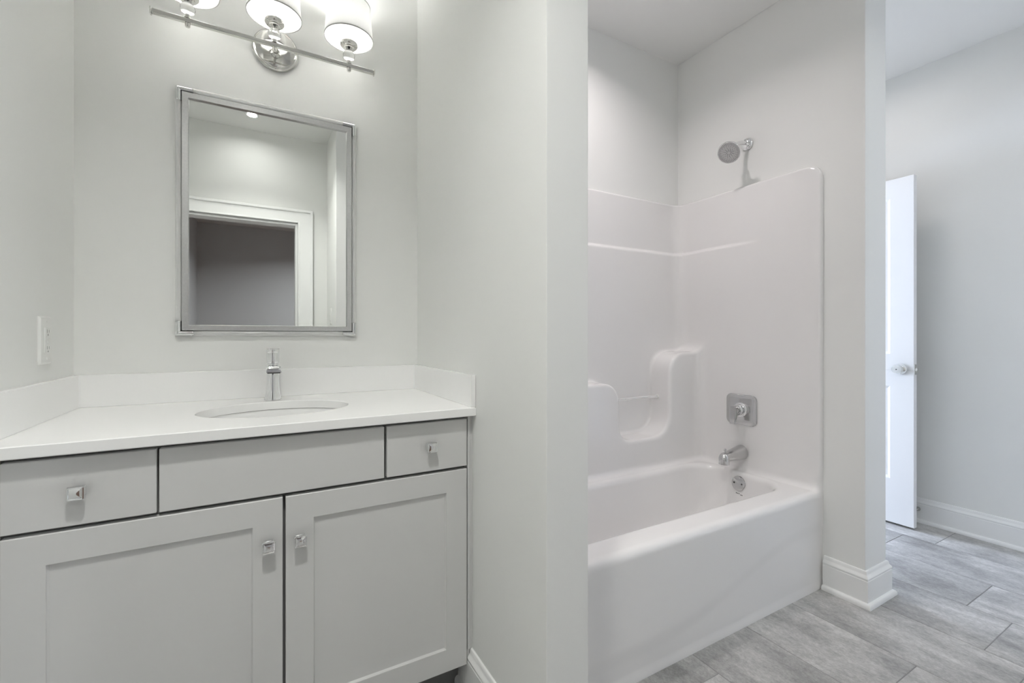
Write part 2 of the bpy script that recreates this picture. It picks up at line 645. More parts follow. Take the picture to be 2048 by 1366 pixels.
# ---- casings
def casing(name, x0, x1, zt, y, sgn, label, wdt=0.108, depth=0.12, legs=(1, 1)):
    """flat casing with a raised back band around a doorway in a wall facing sgn*y"""
    b = MB()
    def fb(xa, xb, za, zb, t, bev=0.003):
        ya, yb = (y, y + sgn * t)
        b.box(xa, xb, min(ya, yb), max(ya, yb), za, zb, bev, 1)
    for side, on in zip((0, 1), legs):
        if not on:
            continue
        xi = x0 if side == 0 else x1
        s = -1 if side == 0 else 1
        fb(min(xi, xi + s * wdt), max(xi, xi + s * wdt), 0, zt + wdt, 0.016)
        fb(min(xi + s * (wdt - 0.02), xi + s * wdt), max(xi + s * (wdt - 0.02), xi + s * wdt), 0, zt + wdt, 0.026)
        fb(min(xi, xi + s * 0.014), max(xi, xi + s * 0.014), 0, zt + 0.014, 0.020)
    fb(x0 - wdt * legs[0], x1 + wdt * legs[1], zt, zt + wdt, 0.0165)
    fb(x0 - wdt * legs[0], x1 + wdt * legs[1], zt + wdt - 0.02, zt + wdt, 0.0265)
    fb(x0, x1, zt, zt + 0.014, 0.0205)
    # jamb lining
    yj0, yj1 = sorted((y + sgn * 0.002, y - sgn * depth))
    b.box(x0, x0 + 0.018, yj0, yj1, 0, zt).box(x1 - 0.018, x1, yj0, yj1, 0, zt).box(x0 + 0.018, x1 - 0.018, yj0, yj1, zt - 0.018, zt)
    return struct(name, b, 'trim', label, 'casing')


casing('trim_1', OX0, OX1, OZ, YO, 1, 'wide white moulded casing of the doorway reflected in the mirror')
casing('trim_2', DX0, DX1, DZ, YD, -1, 'white casing of the bedroom doorway behind the open door', 0.07)


# ------------------------------------------------------------------ open door
def rect_panel(mb, fn, u0, u1, v0, v1, op, thick, steps):
    """board with one recessed panel; fn(u, v, w): w = 0 front face, w > 0 into the board.
    op = opening (u0,u1,v0,v1); steps = [(inset, depth)] going inwards"""
    def rect(a, b, c, d, wv):
        return [fn(a, c, wv), fn(b, c, wv), fn(b, d, wv), fn(a, d, wv)]
    e = 0.0015
    rings = [rect(u0, u1, v0, v1, thick), rect(u0, u1, v0, v1, e), rect(u0 + e, u1 - e, v0 + e, v1 - e, 0), rect(*op, 0)]
    for ins, dep in steps:
        rings.append(rect(op[0] + ins, op[1] - ins, op[2] + ins, op[3] - ins, dep))
    mb.rings(rings)


XDR = 3.26
DY0, DY1 = 1.117, 1.885
fn_door = lambda u, v, d: (XDR + d, u, v)
b = MB()
steps = [(0.006, 0.004), (0.014, 0.009), (0.022, 0.009), (0.045, 0.004), (0.05, 0.004)]
rect_panel(b, fn_door, DY0, DY1, 0.012, 0.91, (DY0 + 0.112, DY1 - 0.112, 0.27, 0.815), 0.035, steps)
rect_panel(b, fn_door, DY0, DY1, 0.91, 2.032, (DY0 + 0.112, DY1 - 0.112, 1.004, 1.921), 0.035, steps)
door = tag(obj('door_1', b, 'door', None, 25), 'open white two-panel interior door with a chrome knob, standing before the far right wall', 'door', None, 'structure')
ky = DY0 + 0.06
b = MB().lathe([(0.030, 0), (0.031, 0.003), (0.029, 0.007), (0.018, 0.010), (0.012, 0.014), (0.011, 0.026), (0.014, 0.030), (0.023, 0.036),
                (0.0275, 0.044), (0.0275, 0.052), (0.024, 0.058), (0.0235, 0.060), (0.016, 0.0615), (0, 0.0615)], (XDR, ky, 0.918), (-1, 0, 0), 32)
kb = obj('door_knob', b, 'chrome', door)
b = MB().lathe([(0.0035, 0), (0.0035, 0.0008)], (XDR - 0.0615, ky, 0.918), (-1, 0, 0), 16)
obj('lock_pin', b, 'rubber', kb)
b = MB().lathe([(0.030, 0), (0.031, 0.003), (0.029, 0.007), (0.018, 0.010), (0.012, 0.014), (0.011, 0.026), (0.014, 0.030), (0.023, 0.036),
                (0.0275, 0.044), (0.0275, 0.052), (0.024, 0.058), (0, 0.060)], (XDR + 0.035, ky, 0.918), (1, 0, 0), 32)
obj('door_knob', b, 'chrome', door)
b = MB().box(XDR + 0.005, XDR + 0.030, DY0 - 0.0012, DY0 + 0.002, 0.888, 0.948, 0.001, 1)
lp = obj('latch_plate', b, 'nickel', door)
b = MB().box(XDR + 0.010, XDR + 0.024, DY0 - 0.011, DY0 + 0.002, 0.909, 0.927, 0.002, 1)
obj('latch_bolt', b, 'nickel', lp)
for hz in (0.2, 1.02, 1.84):
    b = MB().lathe([(0.006, -0.045), (0.006, 0.045)], (XDR - 0.002, DY1 + 0.006, hz), (0, 0, 1), 12)
    b.box(XDR, XDR + 0.032, DY1 - 0.001, DY1 + 0.002, hz - 0.045, hz + 0.045)
    obj('hinge', b, 'nickel', door)

# door stop on the baseboard
ds = thing('door_stop', 'small spring door stop with a dark tip on the baseboard behind the open door', 'door stop', (XF - 0.016, 1.158, 0.079))
b = MB().lathe([(0.012, 0), (0.012, 0.004), (0.006, 0.006)], (XF - 0.0158, 1.158, 0.079), (-1, 0, 0), 20)
obj('base_plate', b, 'nickel', ds)
pts = []
for i in range(160):
    t = i / 159
    a = t * 14 * 2 * math.pi
    pts.append((XF - 0.020 - t * 0.042, 1.158 + 0.0045 * math.cos(a), 0.079 + 0.0045 * math.sin(a)))
obj('spring', MB().tube(pts, 0.0011, 6), 'nickel', ds)
b = MB().lathe([(0.004, 0), (0.0065, 0.001), (0.007, 0.007), (0.005, 0.011), (0, 0.012)], (XF - 0.061, 1.158, 0.079), (-1, 0, 0), 20)
obj('tip', b, 'rubber', ds, label='dark rubber tip')

# ------------------------------------------------------------------ vanity cabinet
VY = 1.275                        # front plane of doors and drawers
VT = 0.867                        # underside of the counter
van = thing('vanity_cabinet', 'grey painted vanity cabinet with two doors and two drawers under the white counter', 'cabinet', (CX, 1.55, 0))
b = MB()
b.box(-0.467, -0.449, 1.298, 1.828, 0.10, VT - 0.001)
b.box(0.546, 0.562, 1.298, 1.828, 0.10, VT - 0.001)
b.box(-0.449, 0.546, 1.30, 1.828, 0.10, 0.118)
b.box(-0.449, 0.546, 1.815, 1.828, 0.118, VT - 0.001)
b.box(-0.449, 0.546, 1.298, 1.318, 0.832, VT - 0.001)
b.box(-0.449, 0.546, 1.298, 1.318, 0.690, 0.725)
b.box(-0.215, -0.177, 1.298, 1.318, 0.725, 0.832).box(0.295, 0.33, 1.298, 1.318, 0.725, 0.832).box(0.042, 0.076, 1.298, 1.318, 0.118, 0.690)
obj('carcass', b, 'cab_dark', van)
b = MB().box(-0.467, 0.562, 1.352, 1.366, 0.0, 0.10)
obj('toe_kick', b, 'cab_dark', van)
# scribe fillers at both ends
fn_xz = lambda u, v, d: (u, d, v)
b = MB()
b.prism([(0.5635, 0.098), (0.5645, 0.098), (0.5645, 0.114), (0.5675, 0.124), (0.5715, 0.143), (0.5795, 0.1455), (0.5795, VT - 0.001), (0.5635, VT - 0.001)], fn_xz, 1.280, 1.298)
b.box(0.5635, 0.5705, 1.2755, 1.280, 0.146, VT - 0.001, 0.001, 1)
obj('filler_strip', b, 'cabinet', van)
b = MB().box(-0.482, -0.4505, 1.280, 1.298, 0.098, VT - 0.001, 0.001, 1)
obj('filler_strip', b, 'cabinet', van)

fn_front = lambda u, v, d: (u, VY + d, v)


def knob(parent, x, z):
    b = MB()
    f = lambda u, v, d: (x + u, VY - d, z + v)
    # stepped square knob: base square, waist, pillowed face
    b.rounded_plate(0, 0, 0.0225, 0.0225, 0.002, f, [(0, 0), (0, 0.0035), (0.0008, 0.0045), (0.005, 0.006), (0.0052, 0.016)], 3)
    b.rounded_plate(0, 0, 0.029, 0.029, 0.003, f, [(0.004, 0.0158), (0, 0.0185), (0, 0.0225), (0.0012, 0.0242), (0.0032, 0.0246), (0.0040, 0.0236), (0.007, 0.0250), (0.0105, 0.0258), (0.013, 0.0261)], 3)
    obj('knob', b, 'chrome', parent, 28, 'square chrome knob')


def drawer_front(x0, x1, z0, z1, name):
    b = MB().box(x0, x1, VY, VY + 0.0195, z0, z1, 0.0015, 1)
    return obj(name, b, 'cabinet', van, 25)


dl = drawer_front(-0.4445, -0.1975, 0.7125, 0.856, 'drawer')
knob(dl, -0.327, 0.785)
drawer_front(-0.193, 0.309, 0.7125, 0.856, 'false_front')
dr = drawer_front(0.316, 0.560, 0.7125, 0.856, 'drawer')
knob(dr, 0.442, 0.786)


def cab_door(x0, x1, op, kx):
    b = MB()
    rect_panel(b, fn_front, x0, x1, 0.102, 0.7035, op, 0.0195, [(0.0005, 0.0035), (0.0035, 0.0075), (0.006, 0.0075)])
    d = obj('door', b, 'cabinet', van, 25)
    knob(d, kx, 0.5915)


cab_door(-0.4445, 0.0555, (-0.378, -0.010, 0.169, 0.640), 0.024)
cab_door(0.062, 0.560, (0.127, 0.493, 0.169, 0.640), 0.095)

# ------------------------------------------------------------------ countertop with backsplashes
SX, SY, SRX, SRY = 0.051, 1.535, 0.203, 0.157
ct = thing('countertop', 'white quartz vanity countertop with an oval sink cutout and low backsplash on three sides', 'countertop', (CX, 1.55, VT))
b = MB()
x0, x1, y0, y1, z0, z1 = XL + 0.001, XR - 0.001, 1.25, YB - 0.001, VT, 0.893
N = 128
angs = [2 * math.pi * i / N for i in range(N)]


def rect_hit(a, ax0, ax1, ay0, ay1):
    dx, dy = math.cos(a), math.sin(a)
    t = min((ax1 - SX) / dx if dx > 1e-9 else (ax0 - SX) / dx if dx < -1e-9 else 1e9,
            (ay1 - SY) / dy if dy > 1e-9 else (ay0 - SY) / dy if dy < -1e-9 else 1e9)
    return SX + dx * t, SY + dy * t


for cxn, cyn in ((x0, y0), (x1, y0), (x1, y1), (x0, y1)):   # snap the nearest ray onto each corner
    a = math.atan2(cyn - SY, cxn - SX) % (2 * math.pi)
    i = min(range(N), key=lambda k: abs(angs[k] - a))
    angs[i] = a
e = 0.002
out = lambda z, o: [(*rect_hit(a, x0 + o, x1 - o, y0 + o, y1 - o), z) for a in angs]
ell = lambda z, o: [(SX + (SRX + o) * math.cos(a), SY + (SRY + o) * math.sin(a), z) for a in angs]
b.rings([ell(z0, 0), out(z0, e), out(z0 + e, 0), out(z1 - e, 0), out(z1, e), ell(z1, e), ell(z1 - e, 0), ell(z0, 0)], True, False, False)
bmesh.ops.remove_doubles(b.bm, verts=b.bm.verts, dist=1e-5)
obj('slab', b, 'quartz', ct, 30)
zs0, zs1 = 0.8931, 0.9915
obj('backsplash', MB().box(XL + 0.001, XR - 0.001, YB - 0.0155, YB - 0.001, zs0, zs1, 0.0015, 2), 'quartz', ct)
obj('backsplash', MB().box(XL + 0.001, XL + 0.0155, 1.252, YB - 0.016, zs0, zs1, 0.0015, 2), 'quartz', ct)
obj('backsplash', MB().box(XR - 0.0155, XR - 0.001, 1.252, YB - 0.016, zs0, zs1, 0.0015, 2), 'quartz', ct)

# undermount basin
sk = thing('sink_basin', 'white oval undermount sink basin set below the countertop cutout', 'sink', (SX, SY, 0.72))
b = MB()


def el(s, z, off=0):
    return [(SX + (SRX * s + off) * math.cos(2 * math.pi * i / 96), SY + (SRY * s + off) * math.sin(2 * math.pi * i / 96), z) for i in range(96)]


b.rings([el(1, 0.8655, 0.024), el(1, 0.8655, 0.004), el(1, 0.860, 0.002), el(0.985, 0.84), el(0.94, 0.80), el(0.85, 0.768), el(0.66, 0.744), el(0.40, 0.733), el(0.12, 0.729), el(0.115, 0.720),
         el(0.30, 0.722), el(0.68, 0.735), el(0.9, 0.763), el(1.0, 0.80), el(1.02, 0.845), el(1, 0.855, 0.024), el(1, 0.8655, 0.024)], True, False, False)
bmesh.ops.remove_doubles(b.bm, verts=b.bm.verts, dist=1e-5)
obj('bowl', b, 'porcelain', sk, 50)
b = MB().lathe([(0.022, 0), (0.022, 0.002), (0.018, 0.003), (0.017, 0.001), (0, 0.004)], (SX, SY, 0.7285), (0, 0, 1), 32)
obj('drain', b, 'chrome', sk)

# ------------------------------------------------------------------ faucet
FX, FY, FZ = 0.0455, 1.748, 0.893
fa = thing('faucet', 'single-hole chrome basin faucet with a short flat spout behind the sink', 'faucet', (FX, FY, FZ))
b = MB().lathe([(0.0268, 0), (0.0266, 0.003), (0.0245, 0.014), (0.0222, 0.026), (0.0208, 0.040), (0.0203, 0.06), (0.0203, 0.118), (0.0193, 0.1205)], (FX, FY, FZ + 0.0003), (0, 0, 1), 48)
obj('body', b, 'chrome', fa)
SEC = [(1, -0.80), (1, 0.55), (0.96, 0.82), (0.86, 0.96), (0.5, 1.0), (-0.5, 1.0), (-0.86, 0.96), (-0.96, 0.82), (-1, 0.55), (-1, -0.80), (-0.94, -1), (0.94, -1)]
rr = []
for k in range(9):
    t = k / 8
    y = FY - 0.004 - t * 0.106
    zc_ = FZ + 0.1105 - 0.001 * t
    hw, th = 0.0196 + 0.0018 * t, 0.0105
    rr.append([(FX + hw * sx, y, zc_ + th * sz) for sx, sz in SEC])
for k in range(1, 7):                      # top edge rolls over into the front face
    a = k / 6 * math.pi / 2
    base = rr[8]
    top, low = FZ + 0.120, FZ + 0.099
    rr.append([(p[0], FY - 0.110 - 0.010 * math.sin(a), low + (p[2] - low) * (0.50 + 0.50 * math.cos(a))) for p in base])
sp = obj('spout', MB().rings(rr), 'chrome', fa, 40)
b = MB().box(FX - 0.0185, FX + 0.0185, FY - 0.1206, FY - 0.106, FZ + 0.0972, FZ + 0.1012, 0.0008, 1)
obj('outlet_slot', b, 'dark_slot', sp, label='dark water outlet under the spout')
b = MB().lathe([(0.0175, 0), (0.0175, 0.003), (0.0198, 0.005), (0.0203, 0.008), (0.0203, 0.037), (0.0198, 0.0385), (0.0198, 0.0395), (0.0206, 0.041), (0.0206, 0.051), (0.0198, 0.0525), (0, 0.053)],
               (FX, FY, FZ + 0.1205), (0, 0, 1), 48)
hd = obj('handle', b, 'chrome', fa)
b = MB().box(FX - 0.0205, FX + 0.0205, FY - 0.034, FY + 0.0205, FZ + 0.1730, FZ + 0.1755, 0.0010, 2)
obj('handle_lever', b, 'chrome', hd)

# ------------------------------------------------------------------ mirror
MX0, MX1, MZ0, MZ1 = -0.2345, 0.3345, 1.110, 1.931
mir = thing('wall_mirror', 'rectangular wall mirror in a silver frame with clear rods and chrome corner brackets', 'mirror', (CX, YB, 1.11))
ry, rr_ = YB - 0.0135, 0.0078
ins = 0.0088
L = 0.050
for (p, q) in (((MX0 + L, MZ0 + ins), (MX1 - L, MZ0 + ins)), ((MX0 + L, MZ1 - ins), (MX1 - L, MZ1 - ins)),
               ((MX0 + ins, MZ0 + L), (MX0 + ins, MZ1 - L)), ((MX1 - ins, MZ0 + L), (MX1 - ins, MZ1 - L))):
    horizontal = abs(p[1] - q[1]) < 1e-6
    a = Vector((p[0] - (0.004 if horizontal else 0), ry, p[1] - (0 if horizontal else 0.004)))
    c = Vector((q[0] + (0.004 if horizontal else 0), ry, q[1] + (0 if horizontal else 0.004)))
    obj('clear_rod', MB().tube([a, c], rr_, 24), 'acrylic', mir, label='clear acrylic rod')
for cx_, sx in ((MX0, 1), (MX1, -1)):
    for cz_, sz in ((MZ0, 1), (MZ1, -1)):
        b = MB()
        # mitred L of ribbed bar: profile across (c) and depth (d)
        prof = [(0.0, 0.0), (0.0, 0.010), (0.0012, 0.0128), (0.0058, 0.0215), (0.0074, 0.0222), (0.0084, 0.0200), (0.0096, 0.0222), (0.0112, 0.0222), (0.0150, 0.0195), (0.0180, 0.0130), (0.0184, 0.0)]
        ringA = [(cx_ + sx * L, YB - 0.0005 - d, cz_ + sz * c) for c, d in prof]
        ringB = [(cx_ + sx * c, YB - 0.0005 - d, cz_ + sz * c) for c, d in prof]
        ringC = [(cx_ + sx * c, YB - 0.0005 - d, cz_ + sz * L) for c, d in prof]
        b.rings([ringA, ringB, ringC])
        obj('corner_bracket', b, 'chrome', mir, 25, 'chrome corner bracket')
# brushed silver inner frame
fi0, fi1 = 0.0185, 0.0365
fy = YB - 0.0005


def fr(ins_, y):
    return [(MX0 + ins_, y, MZ0 + ins_), (MX1 - ins_, y, MZ0 + ins_), (MX1 - ins_, y, MZ1 - ins_), (MX0 + ins_, y, MZ1 - ins_)]


b = MB().rings([fr(fi0, fy), fr(fi0, fy - 0.019), fr(fi0 + 0.001, fy - 0.020), fr(fi1 - 0.001, fy - 0.020), fr(fi1, fy - 0.019), fr(fi1, fy), fr(fi0, fy)], True, False, False)
bmesh.ops.remove_doubles(b.bm, verts=b.bm.verts, dist=1e-6)
obj('inner_frame', b, 'silver_leaf', mir, 25, 'brushed silver inner frame')
b = MB().rings([fr(fi1 - 0.001, fy - 0.004), fr(fi1 - 0.001, fy - 0.01012), fr(fi1 + 0.018, fy - 0.0099)])
obj('glass', b, 'mirror', mir, 1)

# ------------------------------------------------------------------ vanity light
LY, LZ = YB - 0.120, 2.089
vl = thing('vanity_light', 'polished three-lamp vanity light bar with white drum shades above the mirror', 'light fixture', (CX, YB, LZ))
b = MB().lathe([(0.074, 0), (0.0745, 0.004), (0.0735, 0.009), (0.070, 0.0125), (0.067, 0.0125), (0.0655, 0.0145), (0.063, 0.0160), (0, 0.0172)], (0.057, YB - 0.0005, 2.137), (0, -1, 0), 64)
obj('back_plate', b, 'nickel', vl)
b = MB().tube([(0.057, YB - 0.012, 2.118), (0.0565, YB - 0.05, 2.117), (0.0545, YB - 0.085, 2.110), (0.052, YB - 0.105, 2.097), (0.05, LY + 0.003, LZ)], 0.0075, 16)
b.lathe([(0.016, 0), (0.016, 0.006), (0.010, 0.010), (0.0075, 0.014)], (0.057, YB - 0.017, 2.118), (0, -1, 0), 24)
obj('arm', b, 'nickel', vl)
b = MB().box(-0.278, 0.376, LY - 0.0065, LY + 0.0065, LZ - 0.0065, LZ + 0.0065, 0.001, 1)
obj('bar', b, 'nickel', vl)
for xe, s in ((-0.278, -1), (0.376, 1)):
    b = MB().box(min(xe, xe + s * 0.004), max(xe, xe + s * 0.004), LY - 0.0095, LY + 0.0095, LZ - 0.0095, LZ + 0.0095, 0.001, 1)
    obj('end_cap', b, 'nickel', vl)
for lx in (-0.189, 0.050, 0.289):
    zb = LZ + 0.0065
    b = MB().lathe([(0.0055, -0.026), (0.0072, -0.024), (0.0072, -0.015), (0.0055, -0.013)], (lx, LY, zb), (0, 0, 1), 20)
    obj('finial', b, 'nickel', vl)
    b = MB().lathe([(0.0095, 0), (0.0095, 0.003), (0.0065, 0.005), (0.0065, 0.012)], (lx, LY, zb), (0, 0, 1), 20)
    obj('stem', b, 'nickel', vl)
    prof = [(0.007, 0.012)] + [(0.0205 * math.sin(t), 0.031 - 0.0195 * math.cos(t)) for t in [math.pi * k / 14 for k in range(2, 13)]] + [(0.008, 0.050)]
    obj('crystal_ball', MB().lathe(prof, (lx, LY, zb), (0, 0, 1), 16), 'crystal', vl, 20, 'clear crystal ball')
    b = MB().lathe([(0.009, 0.050), (0.013, 0.053), (0.019, 0.055), (0.019, 0.059), (0.027, 0.062), (0.030, 0.066), (0.0305, 0.075), (0.028, 0.078), (0.028, 0.082), (0.017, 0.084), (0.017, 0.115), (0, 0.116)], (lx, LY, zb), (0, 0, 1), 40)
    obj('socket_cup', b, 'nickel', vl)
    z0s, z1s = LZ + 0.098, LZ + 0.216
    b = MB().lathe([(0.0830, 0), (0.0822, 0.01), (0.0748, 0.108), (0.0740, z1s - z0s)], (lx, LY, z0s), (0, 0, 1), 64, cap0=False, cap1=False)
    sh = obj('lamp_shade', b, 'shade', vl, 60, 'white fabric drum shade')
    b = MB().lathe([(0.0325, 0.0), (0.0812, 0.0), (0.0811, 0.0015), (0.0325, 0.0015), (0.0325, 0.0)], (lx, LY, z0s + 0.006), (0, 0, 1), 64, cap0=False, cap1=False)
    obj('diffuser', b, 'diffuser', sh, label='frosted disc closing the shade underneath')
    for rr2, zz in ((0.0832, z0s), (0.0742, z1s)):
        b = MB().lathe([(rr2 - 0.0012, -0.002), (rr2 + 0.0008, -0.002), (rr2 + 0.0008, 0.002), (rr2 - 0.0012, 0.002), (rr2 - 0.0012, -0.002)], (lx, LY, zz), (0, 0, 1), 64, cap0=False, cap1=False)
        obj('shade_rim', b, 'rim_tape', sh)
    b = MB().lathe([(0.012, 0.116), (0.014, 0.122), (0.022, 0.138), (0.026, 0.152), (0.022, 0.168), (0.012, 0.177), (0, 0.179)], (lx, LY, zb), (0, 0, 1), 32)
    obj('bulb', b, 'bulb', vl, 60)


# ------------------------------------------------------------------ recessed ceiling lights
def can(name_label, x, y, power, color, spread, rad=0.075):
    t = thing('recessed_light', name_label, 'ceiling light', (x, y, H), 'round recessed ceiling lights')
    b = MB().lathe([(rad + 0.022, 0.0), (rad + 0.022, 0.002), (rad + 0.016, 0.006), (rad + 0.004, 0.008), (rad, 0.006), (rad, 0)], (x, y, H - 0.0002), (0, 0, -1), 48, cap0=False, cap1=False)
    obj('trim_ring', b, 'trim', t)
    b = MB().lathe([(rad, 0), (rad, 0.002), (0, 0.0035)], (x, y, H - 0.0002), (0, 0, -1), 48)
    obj('lens', b, 'lens', t)
    area_light('can_light', (x, y, H - 0.012), rad * 2, power, color, (0, 0, 0), t, spread)


can('added fill light, a larger round recessed one in the ceiling straight before the vanity', -0.03, 0.32, P_FRONT_FILL, C_FRONT, 120)
can('small round recessed light in the ceiling near the cased doorway, reflected in the mirror', -0.03, -0.17, P_DOORWAY, C_FRONT, 160, 0.030)
can('round recessed light in the ceiling over the bathtub', 1.27, 1.39, P_SHOWER, C_SHOWER, 145, 0.06)
can('added round recessed fill light in the middle of the bathroom ceiling', 2.15, 0.02, P_MIDDLE_FILL, C_FRONT, 150)
can('added round recessed light brightening the dim hall from its ceiling', 0.9, -2.6, P_HALL_FILL, C_HALL_FILL, 150)
can('round recessed light in the ceiling by the open door', 2.88, 1.32, P_RIGHT, C_RIGHT, 170, 0.10)

# ------------------------------------------------------------------ one-piece tub and surround (smooth moulded shell)
def smin(a, b, k):
    h = np.maximum(k - np.abs(a - b), 0) / k
    return np.minimum(a, b) - h * h * k * 0.25


def smax(a, b, k):
    return -smin(-a, -b, k)


def sstep(x, a, b):
    t = np.clip((x - a) / (b - a), 0, 1)
    return t * t * (3 - 2 * t)


RIM, TOPZ, YF, Y1, XI0, XI1, YI = 0.425, 1.875, 1.063, 1.685, 0.723, 2.160, 1.836


def field(x, y, z):
    """< 0 in the open air of the alcove, > 0 inside the moulded shell"""
    ridge = 1 - sstep(z, 1.574, 1.592)
    fade = sstep(y, 1.28, 1.62) * sstep(z, 0.95, 1.5)      # the step on the end walls dies out forwards and downwards
    wx = x - (XI1 - 0.013 * ridge * fade)
    wx0 = (XI0 + 0.013 * ridge * fade) - x
    wy = y - (YI - 0.013 * ridge)
    left = smax(x - 1.565, z - 0.878, 0.11)
    right = smax(1.918 - x, z - 1.022, 0.13)
    low = z - 0.580
    g2 = smin(smin(left, low, 0.10), smin(right, low, 0.14), 0.01)
    bump = smax(g2, Y1 - y, 0.020)
    wall = smax(wy, -bump, 0.018)
    A = smax(wx, wall, 0.07)
    A = smax(A, wx0, 0.07)
    A = smax(A, RIM - z, 0.030)
    dz = np.clip(RIM - z, 0, 1)
    c_x, c_y = 0.5 * (0.775 + 2.112), 0.5 * (1.187 + 1.634)
    hx = 0.5 * (2.112 - 0.775) - 0.17 * dz - 0.10 * dz * (x < c_x) * 2.0
    hy = 0.5 * (1.634 - 1.187) - 0.16 * dz
    rc = 0.125
    qx, qy = np.abs(x - c_x) - (hx - rc), np.abs(y - c_y) - (hy - rc)
    B = np.sqrt(np.maximum(qx, 0) ** 2 + np.maximum(qy, 0) ** 2) + np.minimum(np.maximum(qx, qy), 0) - rc
    B = smax(B, 0.085 - z, 0.13)
    # apron with a faint swooping relief
    curve = 0.10 + 0.17 * sstep(x, 1.15, 2.05)
    F = y - (YF + 0.004 * (1 - sstep(z - curve, -0.03, 0.03)) * sstep(z, 0, 0.04))
    T = TOPZ - z
    FT = smin(F, T, 0.07)
    edge = 0.012 + 0.018 * (1 - sstep(z, 0.44, 0.56))     # thin flange above, rounder rim below
    return smin(smin(A, B, 0.026), FT, edge)


def surface_nets(h, lo, hi):
    n = [int(math.ceil((hi[i] - lo[i]) / h)) + 1 for i in range(3)]
    ax = [lo[i] + (hi[i] - lo[i]) * np.arange(n[i]) / (n[i] - 1) for i in range(3)]
    f = field(ax[0][:, None, None], ax[1][None, :, None], ax[2][None, None, :])
    f = np.broadcast_to(f, n).astype(np.float64)
    s = f < 0
    cnt = np.zeros([k - 1 for k in n], np.int8)
    for i in (0, 1):
        for j in (0, 1):
            for k in (0, 1):
                cnt += s[i:n[0] - 1 + i, j:n[1] - 1 + j, k:n[2] - 1 + k]
    act = (cnt > 0) & (cnt < 8)
    ci, cj, ck = np.nonzero(act)
    idx = -np.ones(act.shape, np.int64)
    idx[ci, cj, ck] = np.arange(len(ci))
    acc = np.zeros((len(ci), 3))
    num = np.zeros(len(ci))
    cor = [(i, j, k) for i in (0, 1) for j in (0, 1) for k in (0, 1)]
    for a in cor:
        for axis in range(3):
            if a[axis]:
                continue
            c = list(a)
            c[axis] = 1
            fa_ = f[ci + a[0], cj + a[1], ck + a[2]]
            fb_ = f[ci + c[0], cj + c[1], ck + c[2]]
            m = (fa_ < 0) != (fb_ < 0)
            t = np.where(m, fa_ / np.where(m, fa_ - fb_, 1), 0)
            p = np.stack([ci + a[0], cj + a[1], ck + a[2]], 1).astype(float)
            p[:, axis] += t
            acc += p * m[:, None]
            num += m
    acc /= num[:, None]
    V = np.stack([lo[i] + (hi[i] - lo[i]) * acc[:, i] / (n[i] - 1) for i in range(3)], 1)
    Q = []
    for axis in range(3):
        u, v = (axis + 1) % 3, (axis + 2) % 3
        sl0 = [slice(None)] * 3
        sl1 = [slice(None)] * 3
        sl0[axis], sl1[axis] = slice(0, -1), slice(1, None)
        a_, b_ = s[tuple(sl0)], s[tuple(sl1)]
        ch = a_ != b_
        I = np.stack(np.nonzero(ch), 1)
        ok = (I[:, u] > 0) & (I[:, v] > 0) & (I[:, u] < n[u] - 1) & (I[:, v] < n[v] - 1)
        I = I[ok]
        solid_first = ~a_[tuple(I.T)]
        def at(du, dv):
            J = I.copy()
            J[:, u] += du
            J[:, v] += dv
            return idx[tuple(J.T)]
        q = np.stack([at(-1, -1), at(0, -1), at(0, 0), at(-1, 0)], 1)
        q[~solid_first] = q[~solid_first][:, ::-1]
        Q.append(q)
    Q = np.concatenate(Q)
    # pull the points exactly onto the surface and read smooth normals from the field
    e_ = 1e-4
    for _ in range(3):
        x, y, z = V.T
        v0 = field(x, y, z)
        G = np.stack([field(x + e_, y, z) - field(x - e_, y, z), field(x, y + e_, z) - field(x, y - e_, z), field(x, y, z + e_) - field(x, y, z - e_)], 1) / (2 * e_)
        g2 = np.maximum((G ** 2).sum(1), 0.05)
        step = np.clip(v0 / g2, -0.004, 0.004)
        V = V - G * step[:, None]
    x, y, z = V.T
    e_ = 1.5e-3
    G = np.stack([field(x + e_, y, z) - field(x - e_, y, z), field(x, y + e_, z) - field(x, y - e_, z), field(x, y, z + e_) - field(x, y, z - e_)], 1)
    Nn = -G / np.maximum(np.linalg.norm(G, axis=1), 1e-9)[:, None]
    return V, Q, Nn


tub = thing('bathtub_surround', 'glossy white one-piece bathtub with moulded shower surround filling the alcove', 'bathtub', (1.44, 1.45, 0))
V, Q, Nn = surface_nets(0.0070, (0.6985, 1.02, -0.006), (2.1845, 1.8605, 1.893))
zc = V[Q][:, :, 2].mean(1)


def shell_part(name, sel):
    q = Q[sel]
    used, inv = np.unique(q, return_inverse=True)
    q = inv.reshape(q.shape)
    me = bpy.data.meshes.new(name)
    me.from_pydata((V[used] - np.array(ORG[tub])).tolist(), [], q.tolist())
    me.polygons.foreach_set('use_smooth', np.ones(len(q), bool))
    me.update()
    me.normals_split_custom_set_from_vertices(Nn[used].tolist())
    me.materials.append(M['gelcoat'])
    o = bpy.data.objects.new(name, me)
    COL.objects.link(o)
    o.parent = tub
    ORG[o] = ORG[tub]
    return o


shell_part('tub', zc < 0.452)
shell_part('surround_wall', zc >= 0.452)
# clear rod across the shelf recess
ROD_Y, ROD_Z = 1.772, 0.779
obj('shelf_rod', MB().tube([(1.560, ROD_Y, ROD_Z), (1.922, ROD_Y, ROD_Z)], 0.0065, 20), 'clear_rod', tub, label='clear rod across the shelf recess')
for xx, s in ((1.9205, -1), (1.5625, 1)):
    b = MB().lathe([(0.0115, 0), (0.0115, 0.004), (0.009, 0.007), (0.0065, 0.0072)], (xx, ROD_Y, ROD_Z), (s, 0, 0), 24)
    obj('rod_socket', b, 'plastic', tub)


